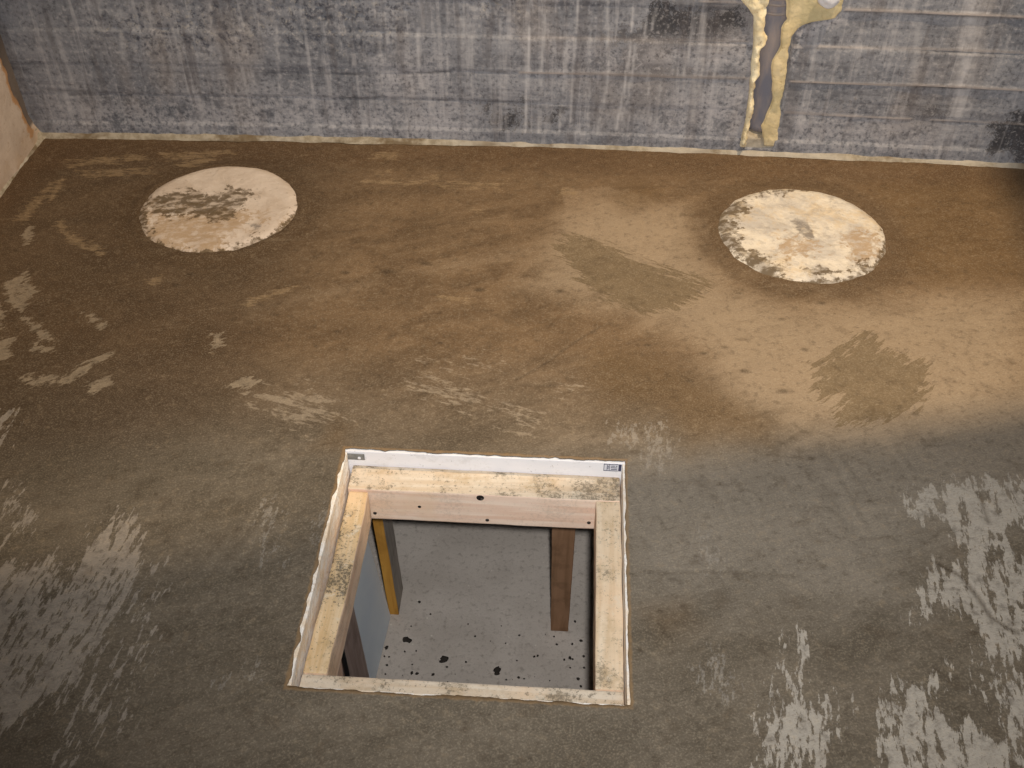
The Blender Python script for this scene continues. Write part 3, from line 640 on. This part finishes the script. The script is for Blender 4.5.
W_x = wood_mat('pine_rail', 0, pine, pine_d, .12, 1.); W_y = wood_mat('pine_stile', 1, srgb(236, 212, 188), srgb(224, 192, 164), .2, 2.)
T_x = wood_mat('dirty_pine_rail_top', 0, srgb(222, 209, 190), srgb(208, 188, 162), .6, 3.); T_y = wood_mat('dirty_pine_stile_top', 1, srgb(224, 200, 164), srgb(208, 176, 130), .8, 4.); T_r = wood_mat('stained_pine_stile_top', 1, srgb(230, 212, 186), srgb(216, 192, 160), .5, 6.)
M = N('white_lining'); o = M.obj
md = M.noise(o, 30, 5, .65); fn = M.noise(o, 140, 4, .6)
col = M.mix(M.math('MULTIPLY', M.ramp(md, .56, .7), .35), srgb(238, 238, 242), srgb(200, 198, 196))
col = M.mix(M.math('MULTIPLY', M.ramp(fn, .64, .72), .5), col, srgb(150, 148, 146))
M_white = M.done(col, .5, M.bump(md, .15, .002), spec=.4)
M = N('smeared_lining'); o = M.obj
md = M.noise(M.map(o, (1, .6, 1)), 32, 6, .7); fn = M.noise(o, 110, 5, .65)
col = M.mix(M.ramp(md, .42, .6), srgb(248, 244, 238), srgb(240, 222, 198))
col = M.mix(M.math('MULTIPLY', M.ramp(fn, .54, .7), .5), col, srgb(190, 166, 136))
M_smear = M.done(col, .85, M.bump(M.math('ADD', md, fn), .6, .004), spec=.2)
M = N('galvanised_steel'); M_steel = M.done(M.mix(M.ramp(M.noise(M.obj, 60, 4), .35, .65), srgb(92, 92, 90), srgb(132, 132, 128)), .5, spec=.5)
M = N('screw_steel'); M_screw = M.done(srgb(96, 92, 88), .35, metal=.8)
M = N('dark_hole'); M_hole = M.done(srgb(34, 28, 24), .8)
M = N('label_print'); M_print = M.done(srgb(66, 68, 92), .6)
M = N('foil_label'); M_foil = M.done(srgb(214, 216, 224), .5)

hf = empty('hatch_frame', (cx, cy, -.16), 'square hatch frame of pale pine boards inside a white lining, set into the floor', 'hatch')
ZT = -.034
far_l = box('lining_panel', HX0 - LT + .0, HX1 + LT, HY1, HY1 + LT, -.13, -.0015, M_white, hf, .0015)
far_l['label'] = 'white far lining panel'
def lip_skew(v):
    return (v.x + (.0022 * min(1, -v.z / .034) if v.x > HX0 - .004 else 0), v.y, v.z)
lf = box('lining_panel', HX0 - LT, HX0 + .0015, HY0, HY1 - .0005, -.13, -.002, M_smear, hf, .002, cuts=70, rough=.0020, skew=lip_skew); lf['label'] = 'mortar-smeared left lining panel'
box('lining_panel', HX1, HX1 + LT, HY0, HY1 - .0005, -.13, -.0015, M_smear, hf, .0015)
box('lining_panel', HX0 - LT, HX1 + LT, HY0 - LT, HY0 - .0005, -.13, -.0015, M_smear, hf, .0015)
rf = box('rail', HX0 + .0085, HX1 - .0015, 1.1560, HY1 - .001, ZT - .076, ZT, W_x, hf, .003, cuts=30, rough=.0008, top=T_x); rf['label'] = 'pinkish pine rail at the far side'
# near rail: a little higher, seen as a narrow strip
rn = box('rail', HX0 + .0050, HX1 - .0015, HY0 + .0005, .8035, ZT - .076, ZT, W_x, hf, .003, cuts=30, rough=.0008, top=T_x)
def left_skew(v):
    t = (v.y - .8045) / (1.155 - .8045); o_ = (-.315 - v.x) / .036
    bow = .0025 * math.sin(pi * t)
    return (v.x + .003 * t + bow + .004 * o_ * max(0, t - .3), v.y, v.z - .004 * t)
sl = box('stile', HX0 + .0050, -.315, .8045, 1.1550, ZT - .068, ZT, W_y, hf, .004, skew=left_skew, cuts=40, rough=.0012, top=T_y); sl['label'] = 'mould-stained left pine stile'
sr = box('stile', .069, HX1 - .001, .8045, 1.1550, ZT - .072, ZT, W_y, hf, .003, cuts=40, rough=.0010, top=T_r)
# fixings
def disc_on(name, x, y, z, r, mat, parent, depth=.0015, ny=-1):
    n = 16; vs = []
    for d, k in ((0, 1.0), (depth * .7, .95), (depth, .75)):
        for a in range(n): vs.append((x + r * k * math.cos(2 * pi * a / n), y + ny * d, z + r * k * math.sin(2 * pi * a / n)))
    fs = [[s * n + a, s * n + (a + 1) % n, (s + 1) * n + (a + 1) % n, (s + 1) * n + a] for s in range(2) for a in range(n)] + [[2 * n + a for a in range(n)]]
    return mesh_obj(name, vs, fs, mat, parent, smooth=False)
kh = disc_on('knot_hole', -.124, 1.1558, -.0415, .0065, M_hole, rf, .0006); kh['label'] = 'dark knot hole'
disc_on('nail_head', -.1215, 1.1555, -.0435, .0022, M_screw, rf, .002)
for x, z in ((-.113, -.098), (-.306, -.094), (.060, -.092)):
    s = disc_on('screw', x, 1.1558, z, .0033, M_screw, rf, .0015); s['label'] = 'small steel screw head'
    disc_on('screw_slot', x, 1.1543, z, .0014, M_hole, rf, .0004)
kn = disc_on('knot', -.228, 1.1558, -.072, .003, M_hole, rf, .0004)
# steel strip at the corner of the white lining and the printed label opposite
def on_face(q, y=HY1):
    d = ray(*q); t = y / d[1]; return d[0] * t, CAM_H + d[2] * t
(bx0, bz1), (bx1, bz0) = on_face((346, 453)), on_face((365, 459))
br_ = box('corner_bracket', HX0 + .001, bx1, HY1 - .0022, HY1 - .0002, min(bz0, bz1) - .001, max(bz0, bz1), M_steel, far_l, .0006); br_['label'] = 'grey steel strip in the corner'
disc_on('rivet', bx1 - .009, HY1 - .0022, (bz0 + bz1) / 2 - .002, .0028, M_white, far_l, .001)
lx0, lz1 = on_face((604, 463.2)); lx1, lz0 = on_face((623.5, 471))
lx1 = min(lx1, HX1 - .001); lz0, lz1 = min(lz0, lz1), max(lz0, lz1)
fl_ = box('label_plate', lx0, lx1, HY1 - .0012, HY1 - .0002, lz0, lz1, M_foil, far_l, .0002); fl_['label'] = 'small printed label with a dark outline'
def bars(name, rects, mat, parent, y0, y1):
    vs, fs = [], []
    for (a, b, c, d) in rects:
        x0, x1 = lx0 + a * (lx1 - lx0), lx0 + b * (lx1 - lx0); z0, z1 = lz0 + c * (lz1 - lz0), lz0 + d * (lz1 - lz0); k = len(vs)
        vs += [(x0, y0, z0), (x1, y0, z0), (x1, y0, z1), (x0, y0, z1), (x0, y1, z0), (x1, y1, z0), (x1, y1, z1), (x0, y1, z1)]
        fs += [[k, k + 1, k + 2, k + 3], [k + 4, k + 7, k + 6, k + 5], [k, k + 4, k + 5, k + 1], [k + 3, k + 2, k + 6, k + 7], [k, k + 3, k + 7, k + 4], [k + 1, k + 5, k + 6, k + 2]]
    return mesh_obj(name, vs, fs, mat, parent)
bars('label_print', [(0, .82, .0, .07), (0, .82, .93, 1), (0, .03, 0, 1), (.18, .21, .12, .85), (.23, .27, .25, .75), (.31, .34, .12, .9), (.40, .62, .68, .76), (.40, .76, .44, .52), (.42, .76, .2, .28), (.68, .76, .68, .76), (.84, 1.0, .02, .98)], M_print, far_l, HY1 - .0016, HY1 - .0011)
# ragged lip of mortar left on the left edge
M_lip = M_smear

# ------------------------------------------------------------------ THE PIT BELOW
PZ = -.70
gx = axis([(-1.3, -.5, .1), (-.5, .3, .012), (.3, .9, .1)]); gy = axis([(.3, .7, .1), (.7, 1.9, .012), (1.9, 2.3, .1)])
PX, PY = np.meshgrid(gx, gy, indexing='ij')
M = N('pit_concrete'); o = M.obj
md = M.noise(o, 7, 5, .6); fn = M.noise(o, 80, 4, .6); gr = M.noise(o, 260, 2)
col = M.mix(M.ramp(md, .3, .7), srgb(188, 178, 168), srgb(204, 194, 184))
col = M.mix(M.math('MULTIPLY', M.ramp(fn, .48, .3), .4), col, srgb(120, 110, 100))
col = M.mix(M.math('MULTIPLY', M.ramp(M.noise(o, 230, 4, .7), .46, .32), .3), col, srgb(116, 106, 98))
col = M.mix(M.math('MULTIPLY', M.ramp(gr, .6, .75), .35), col, srgb(205, 200, 192))
col = M.mix(M.math('MULTIPLY', M.ramp(M.voro(o, 34), .09, .04), .75), col, srgb(222, 214, 202))
M_pit = M.done(col, .9, M.bump(fn, .4, .003), spec=.2)
pv = np.stack([PX, PY, PZ + .004 * (fbm(PX, PY, 6, 3, 1) - .5)], -1).reshape(-1, 3)
pit = mesh_obj('floor_lower', pv, grid_faces(*PX.shape), M_pit, smooth=True)
tag(pit, kind='structure'); pit['label'] = 'grey concrete floor of the pit under the hatch'
for nm, (x0, x1, y0, y1) in dict(wall_pit_left=(-1.2, -1.1, .5, 2.2), wall_pit_right=(.7, .8, .5, 2.2), wall_pit_back=(-1.2, .8, 2.1, 2.2), wall_pit_front=(-1.2, .8, .45, .5)).items():
    w = box(nm, x0, x1, y0, y1, PZ - .02, -.16, M_pit, bevel=.0); tag(w, kind='structure')

def rough_wood(name, base, dark, seed):
    M = N(name); g = M.noise(M.map(M.obj, (18, 18, 1.5), 0, (seed, seed, 0)), 3, 5, .6, .6); md = M.noise(M.obj, 20, 4)
    col = M.mix(M.ramp(g, .3, .7), base, dark); col = M.mix(M.math('MULTIPLY', M.ramp(md, .5, .65), .4), col, tuple(v * .6 for v in dark))
    return M.done(col, .8, M.bump(g, .4, .002), spec=.2)
M_brown = rough_wood('brown_timber', srgb(158, 122, 94), srgb(130, 98, 72), 1.)
M_yellow = rough_wood('yellow_timber', srgb(206, 154, 72), srgb(184, 130, 54), 2.)
M_greyw = rough_wood('weathered_timber', srgb(186, 176, 166), srgb(160, 150, 140), 3.)
M_purple = rough_wood('stained_board', srgb(190, 168, 158), srgb(166, 142, 132), 4.)
M = N('blue_grey_sheet'); M_blue = M.done(M.mix(M.ramp(M.noise(M.obj, 9, 4), .3, .7), srgb(222, 232, 242), srgb(232, 240, 246)), .7, M.bump(M.noise(M.obj, 40, 4), .2, .002), spec=.3)
M = N('black_rubber'); M_black = M.done(srgb(26, 25, 26), .55)

def tree_loc(x, y): return (x, y, PZ)
pzf = lambda: PZ + .0005
def post_skew(v):
    t = (v.z - PZ) / .5
    return (.0225 + (v.x - .0225) * (1 + .30 * t) - .004 * t, v.y, v.z)
post = box('timber_post', .004, .043, 1.345, 1.380, pzf(), -.16, M_brown, None, .002, skew=post_skew, cuts=16, rough=.0008, loc=tree_loc(.022, 1.362))
tag(post, 'brown timber post standing on the pit floor behind the far hatch rail', 'post')
plank = empty('timber_plank', tree_loc(-.348, 1.40), 'upright plank with a yellow edge and grey side, left in the pit', 'plank')
def plank_skew(v):
    t = (v.z - PZ) / .33
    return (v.x - .009 * t, v.y, v.z)
box('edge_strip', -.360, -.339, 1.366, 1.370, pzf(), -.16, M_yellow, plank, .001, skew=plank_skew, cuts=16, rough=.0008)['label'] = 'yellow front edge'
box('board', -.360, -.339, 1.3705, 1.440, pzf(), -.16, M_greyw, plank, .001, skew=plank_skew, cuts=16, rough=.0008)
sheet = box('insulation_sheet', -.352, -.342, 1.18, 1.362, pzf(), -.17, M_blue, bevel=.002, skew=lambda v: (v.x - .014 - .10 * (v.z - PZ) - .055 * (1.362 - v.y), v.y, v.z), cuts=12, loc=(-.35, 1.28, PZ))
tag(sheet, 'blue-grey sheet standing on edge in the pit under the left hatch stile', 'sheet')
board = box('stained_board', -.386, -.372, .95, 1.177, pzf(), -.20, M_purple, bevel=.002, cuts=12, rough=.001, skew=lambda v: (v.x + .003 - .03 * (v.z - PZ), v.y, v.z), loc=(-.385, 1.08, PZ))
tag(board, 'purplish brown board leaning beside the blue-grey sheet in the pit', 'board')
def tube(name, pts, r, mat, parent=None, loc=None, n=10):
    pts = [Vector(p) for p in pts]; vs, fs = [], []
    for i, p in enumerate(pts):
        t = (pts[min(i + 1, len(pts) - 1)] - pts[max(i - 1, 0)]).normalized()
        a = t.cross(Vector((0, 1, .3))).normalized(); b = t.cross(a)
        rr = r(i) if callable(r) else r
        for k in range(n): vs.append(p + (a * math.cos(2 * pi * k / n) + b * math.sin(2 * pi * k / n)) * rr)
    for i in range(len(pts) - 1):
        for k in range(n): fs.append([i * n + k, i * n + (k + 1) % n, (i + 1) * n + (k + 1) % n, (i + 1) * n + k])
    fs += [list(range(n))[::-1], [(len(pts) - 1) * n + k for k in range(n)]]
    return mesh_obj(name, vs, fs, mat, parent, smooth=True, loc=loc)
def at_x(q, x):
    d = ray(*q); t = x / d[0]; return (x, d[1] * t, CAM_H + d[2] * t)
ca = [at_x(q, -.360) for q in ((340, 640), (343, 655), (346, 668), (349, 684), (353, 700))]
c0 = Vector(ca[0]); ca = [(c0.x, c0.y - .02, -.16), (c0.x, c0.y - .01, -.2)] + ca
cb = tube('black_cable', ca, .0045, M_black, loc=ca[0]); tag(cb, 'black cable hanging in the pit beside the left hatch stile', 'cable')

# crumbs of dirt on the pit floor
M = N('dark_dirt'); M_dirt = M.done(M.mix(M.noise(M.obj, 90, 3), srgb(40, 36, 33), srgb(74, 68, 62)), .95, M.bump(M.noise(M.obj, 160, 3), .6, .002), spec=.15)
def crumb_mesh(name, seed, lobes=1):
    bm = bmesh.new(); rs = random.Random(seed)
    for L in range(lobes):
        r = bmesh.ops.create_icosphere(bm, subdivisions=2, radius=1)
        dx, dy, sc = (0, 0, 1) if L == 0 else (rs.uniform(.5, 1.1), rs.uniform(-.9, -.2), rs.uniform(.5, .8))
        for v in r['verts']:
            v.co *= 1 + .45 * mnoise.noise(v.co * 1.6 + Vector((seed, L, 0)))
            v.co = Vector((v.co.x * sc + dx, v.co.y * sc + dy, (v.co.z * .55 + .4) * sc))
    me = bpy.data.meshes.new(name); bm.to_mesh(me); bm.free(); me.materials.append(M_dirt)
    me.polygons.foreach_set('use_smooth', np.ones(len(me.polygons), bool)); return me
def pit_px(X, Y): return on_floor((380 + X / 4.655, 600 + Y / 4.655), PZ)
for (X, Y, r, lob, lab) in ((120, 186, .0075, 2, 'large dark clod on the pit floor, the one nearest the yellow plank'), (300, 276, .0085, 3, 'large dark clod of two lumps in the middle of the pit floor'), (546, 327, .0085, 3, 'ragged dark clod on the pit floor, nearest the near hatch rail')):
    me = crumb_mesh('dirt_clod', X, lob); o = bpy.data.objects.new('dirt_clod', me); COL.objects.link(o)
    p = pit_px(X, Y); o.location = (p[0], p[1], PZ - .0005); r *= .86; o.scale = (r, r * 1.25, r); o.rotation_euler.z = X
    tag(o, lab, 'dirt', 'large clods on the pit floor')
crumbs = [(443, 170, 4), (410, 112, 3), (183, 10, 5), (235, 66, 4), (565, 122, 3), (585, 203, 4), (30, 222, 6), (20, 262, 3), (42, 265, 3), (32, 303, 4), (168, 237, 3), (115, 240, 3), (150, 300, 3), (148, 340, 5), (172, 343, 5), (247, 347, 5), (312, 312, 4), (400, 289, 4), (440, 286, 2),
          (315, 382, 3), (350, 398, 4), (472, 402, 3), (588, 372, 4), (637, 283, 4), (648, 165, 4), (718, 264, 4), (734, 260, 4), (823, 207, 4), (895, 205, 4), (908, 100, 4), (935, 190, 5), (884, 270, 5), (896, 276, 4), (858, 278, 4), (948, 262, 5), (950, 315, 4), (922, 368, 6), (935, 402, 4), (645, 362, 5), (672, 368, 4),
          (720, 358, 3), (790, 376, 3), (690, 358, 3), (25, 345, 3), (62, 380, 3), (885, 315, 3), (105, 350, 2), (145, 122, 3), (130, 372, 2), (515, 192, 3), (545, 273, 2), (770, 160, 2), (810, 170, 3), (280, 395, 3), (350, 345, 2), (200, 380, 2), (615, 372, 3), (510, 404, 2), (740, 396, 2)]
kinds = [crumb_mesh('dirt_crumb', 11 + q) for q in range(5)]
rc = random.Random(3)
for i, (X, Y, r) in enumerate(crumbs):
    o = bpy.data.objects.new('dirt_crumb', kinds[i % 5]); COL.objects.link(o)
    p = pit_px(X, Y); r = r * .00062
    o.location = (p[0], p[1], PZ - .0006); o.scale = (r, r * rc.uniform(.9, 1.5), r); o.rotation_euler.z = rc.uniform(0, 6)
    tag(o, 'tiny dark crumb of dirt scattered on the grey pit floor', 'dirt', 'dirt crumbs scattered on the pit floor')

# ------------------------------------------------------------------ PIPE AND FOAM IN THE BACK WALL
M = N('grey_pipe'); o = M.obj
md = M.noise(M.map(o, (3, 3, 1)), 9, 4, .6)
col = M.mix(M.ramp(md, .35, .65), srgb(116, 117, 130), srgb(150, 140, 138))
M_pipe = M.done(col, .6, M.bump(M.noise(o, 70, 3), .2, .002), spec=.35)
M = N('pipe_band'); M_band = M.done(srgb(150, 140, 136), .6)
pl = .442
pipe = empty('drain_pipe', (pl, WALL_Y + .02, .01), 'grey vertical pipe in a wall chase between two strips of yellow foam', 'pipe')
pp = []
py_ = float(wall_y(pl)) + .0465
for z in np.arange(.046, WZ1, .012): pp.append((pl + .006 * math.sin(z * 7 + 1.2), py_, z))
tube('pipe_body', pp, .033, M_pipe, pipe, n=24)
for q in ((772, 2), (772, 8), (770, 17)):
    x, z = on_wall(q)
    tube('pipe_band', [(pl + .006 * math.sin((z + d) * 7 + 1.2), py_, z + d) for d in (-.003, -.0015, .0015, .003)], lambda i: (.0332, .0345, .0345, .0332)[i], M_band, pipe, n=24)
# plug of pale mortar under the pipe
M = N('spray_foam'); o = M.obj
md = M.noise(o, 26, 5, .62); fn = M.noise(o, 120, 4, .6)
col = M.mix(M.ramp(md, .35, .65), srgb(244, 224, 180), srgb(252, 240, 206))
col = M.mix(M.math('MULTIPLY', M.ramp(fn, .42, .26), .45), col, srgb(166, 126, 70))
col = M.mix(M.math('MULTIPLY', M.ramp(M.noise(M.map(o, (1, 1, 1), 0, (3, 1, 7)), 18, 3), .55, .66), .4), col, srgb(178, 160, 116))
M_foam = M.done(col, .75, M.bump(M.math('ADD', md, M.math('MULTIPLY', fn, .5)), .7, .005), spec=.3)
M = N('cut_foam'); o = M.obj
md = M.noise(o, 26, 5, .62); fn = M.noise(o, 120, 4, .6)
col = M.mix(M.ramp(md, .35, .65), srgb(216, 196, 150), srgb(236, 216, 172))
col = M.mix(M.math('MULTIPLY', M.ramp(fn, .44, .28), .5), col, srgb(168, 142, 92))
col = M.mix(M.math('MULTIPLY', M.ramp(M.noise(M.map(o, (1, 1, 1), 0, (3, 1, 7)), 14, 3), .5, .64), .5), col, srgb(178, 170, 134))
M_cutfoam = M.done(col, .85, M.bump(M.math('ADD', md, M.math('MULTIPLY', fn, .7)), .6, .004), spec=.15)
def foam(name, rows, thick, label, seed, lump, mat):
    """rows: (y pixel, left pixel, right pixel) of the outline on the wall"""
    zs, l, r = [], [], []
    for y, a, b in rows:
        (xa, z), (xb, _) = on_wall((a, y)), on_wall((b, y)); zs.append(z); l.append(xa); r.append(xb)
    zs, l, r = map(np.array, (zs, l, r)); k = np.argsort(zs); zs, l, r = zs[k], l[k], r[k]
    Z = np.arange(zs[0], zs[-1], .0035); nu = 26
    vs = []
    for z in Z:
        zz = np.array(z)
        a = np.interp(z, zs, l) + .004 * (fbm(zz, zz * 0, 40, 3, seed) - .5); b = np.interp(z, zs, r) + .012 * (fbm(zz, zz * 0, 50, 4, seed + 1) - .5)
        for u in range(nu):
            s = u / (nu - 1); x = a + (b - a) * s
            prof = max(0., math.sin(pi * s)) ** .45
            h = thick * prof * (.55 + lump * (float(fbm(np.array(x), zz, 42, 3, seed)) - .3)) * min(1, (z - zs[0]) / .02 + .25)
            y0 = float(wall_y(x)) + .012
            vs.append((x, y0 - .010 * (s > 0) * (s < 1) - h, z))
    nf = len(Z)
    F = grid_faces(nf, nu).tolist(); F.append(list(range(nu))); F.append([(nf - 1) * nu + u for u in range(nu)][::-1])
    F += [[i * nu, (i + 1) * nu, (i + 1) * nu + nu - 1, i * nu + nu - 1] for i in range(nf - 1)]
    o = mesh_obj(name, vs, F, mat, smooth=True, loc=(vs[0][0], vs[0][1], zs[0]))
    tag(o, label, 'foam'); return o
foam('foam_strip', [(-330, 752, 782), (-260, 744, 780), (-160, 746, 778), (-60, 742, 776), (-20, 738, 772), (0, 740, 770), (8, 748, 767), (16, 753, 765), (24, 753, 765), (32, 753, 764), (38, 753, 767), (44, 753, 765), (50, 752, 760), (58, 751, 758), (66, 750, 760), (74, 750, 760), (80, 749, 755), (88, 749, 756), (98, 748, 753), (104, 747, 754), (112, 746, 754), (120, 745, 750), (130, 743, 748), (138, 741, 747), (147, 738, 746)],
     .017, 'lumpy yellow foam strip along the left edge of the grey wall pipe', 3, .9, M_foam)
rt = foam('foam_strip', [(-330, 788, 812), (-260, 786, 830), (-160, 784, 846), (-60, 782, 850), (-20, 784, 848), (0, 786, 845), (10, 787, 844), (17, 787, 838), (21, 788, 815), (25, 784, 803), (30, 782, 796), (36, 782, 792), (48, 781, 789), (54, 778, 788), (62, 773, 787), (70, 771, 787), (76, 772, 786), (84, 773, 785), (92, 772, 783), (100, 773, 781), (108, 771, 781), (116, 767, 780), (124, 764, 779), (128, 762, 779), (134, 763, 778), (146, 764, 778)],
     .007, 'yellow foam strip right of the grey wall pipe, spreading out wide at the top', 9, .5, M_cutfoam)
M = N('white_foam'); M_wf = M.done(srgb(226, 224, 226), .8, M.bump(M.noise(M.obj, 60, 4), .5, .003))
bx, bz = on_wall((829, -4))
bm = bmesh.new(); bmesh.ops.create_icosphere(bm, subdivisions=4, radius=1)
off = base_of(rt)
for v in bm.verts:
    q = v.co * (1 + .2 * mnoise.noise(v.co * 1.7)); v.co = Vector((bx + q.x * .024, float(wall_y(bx)) - .011 + q.y * .012, bz + q.z * .02)) - off
me = bpy.data.meshes.new('white_lump'); bm.to_mesh(me); bm.free(); me.materials.append(M_wf); me.polygons.foreach_set('use_smooth', np.ones(len(me.polygons), bool))
wl = bpy.data.objects.new('white_lump', me); COL.objects.link(wl); wl.parent = rt; wl['label'] = 'white lump at the top of the foam'
# grey mortar smear beside the foam
# ------------------------------------------------------------------ unseen CEILING, its opening shaped to cut the edges of the lamp light
LAMP = Vector((.86, 1.85, 2.3)); CZ = 1.75
def through(x, y): k = (LAMP.z - CZ) / LAMP.z; return (LAMP.x + (x - LAMP.x) * k, LAMP.y + (y - LAMP.y) * k)
inner = [through(*q) for q in ((1.0, 2.9), (.985, 1.95), (.965, 1.43), (.82, 1.395), (.38, 1.285), (-.05, 1.17), (-.60, .98), (-1.45, .80), (-1.6, 2.9))]
inner[0] = (inner[0][0], 2.21); inner[-1] = (inner[-1][0], 2.21)
outer = [(2.1, 2.24), (2.1, 1.9), (2.1, 1.4), (2.1, -.3), (.38, -.3), (-.3, -.3), (-.75, -.3), (-1.3, -.3), (-1.3, 2.24)]
M = N('ceiling_concrete'); M_ceil = M.done(M.mix(M.noise(M.obj, 8, 4), srgb(130, 124, 116), srgb(150, 144, 136)), .9)
vs = [(x, y, CZ) for x, y in inner] + [(x, y, CZ) for x, y in outer]; n_ = len(inner)
F = [[i, (i + 1) % n_, n_ + (i + 1) % n_, n_ + i] for i in range(n_)]
ceil = mesh_obj('ceiling_light_mask', vs, F, M_ceil)
sm = ceil.modifiers.new('thickness', 'SOLIDIFY'); sm.thickness = .06; sm.offset = 1
tag(ceil, kind='structure')
wr = box('wall_right', 1.95, 2.1, -1.3, 2.2, -.16, CZ, M_left, bevel=0); tag(wr, kind='structure')
set_attr(wr, 'gap', np.zeros(8)); set_attr(wr, 'broken', np.zeros(8)); set_attr(wr, 'lowstain', np.zeros(8))

# ------------------------------------------------------------------ LIGHT
ld = bpy.data.lights.new('work_lamp', 'POINT'); ld.energy = 165; ld.color = (1, .78, .52); ld.shadow_soft_size = .019
lo = bpy.data.objects.new('work_lamp', ld); COL.objects.link(lo); lo.location = LAMP
fd = bpy.data.lights.new('camera_flash', 'SPOT'); fd.energy = 106; fd.color = (1, .985, .97); fd.shadow_soft_size = .02; fd.spot_size = math.radians(96); fd.spot_blend = 1.0
fo = bpy.data.objects.new('camera_flash', fd); COL.objects.link(fo)
fo.location = Vector((0, 0, CAM_H)) + Vector(CR) * .035 + Vector(CU) * .025
tgt = Vector((.18, 1.95, 0)); fo.rotation_euler = (tgt - fo.location).to_track_quat('-Z', 'Y').to_euler()
w = bpy.data.worlds.new('world'); S.world = w; w.use_nodes = True
w.node_tree.nodes['Background'].inputs[0].default_value = (.97, .985, 1, 1); w.node_tree.nodes['Background'].inputs[1].default_value = .52

S.view_settings.view_transform = 'Standard'; S.view_settings.look = 'None'; S.view_settings.gamma = 1; S.view_settings.exposure = 0.0
S.view_settings.use_curve_mapping = False
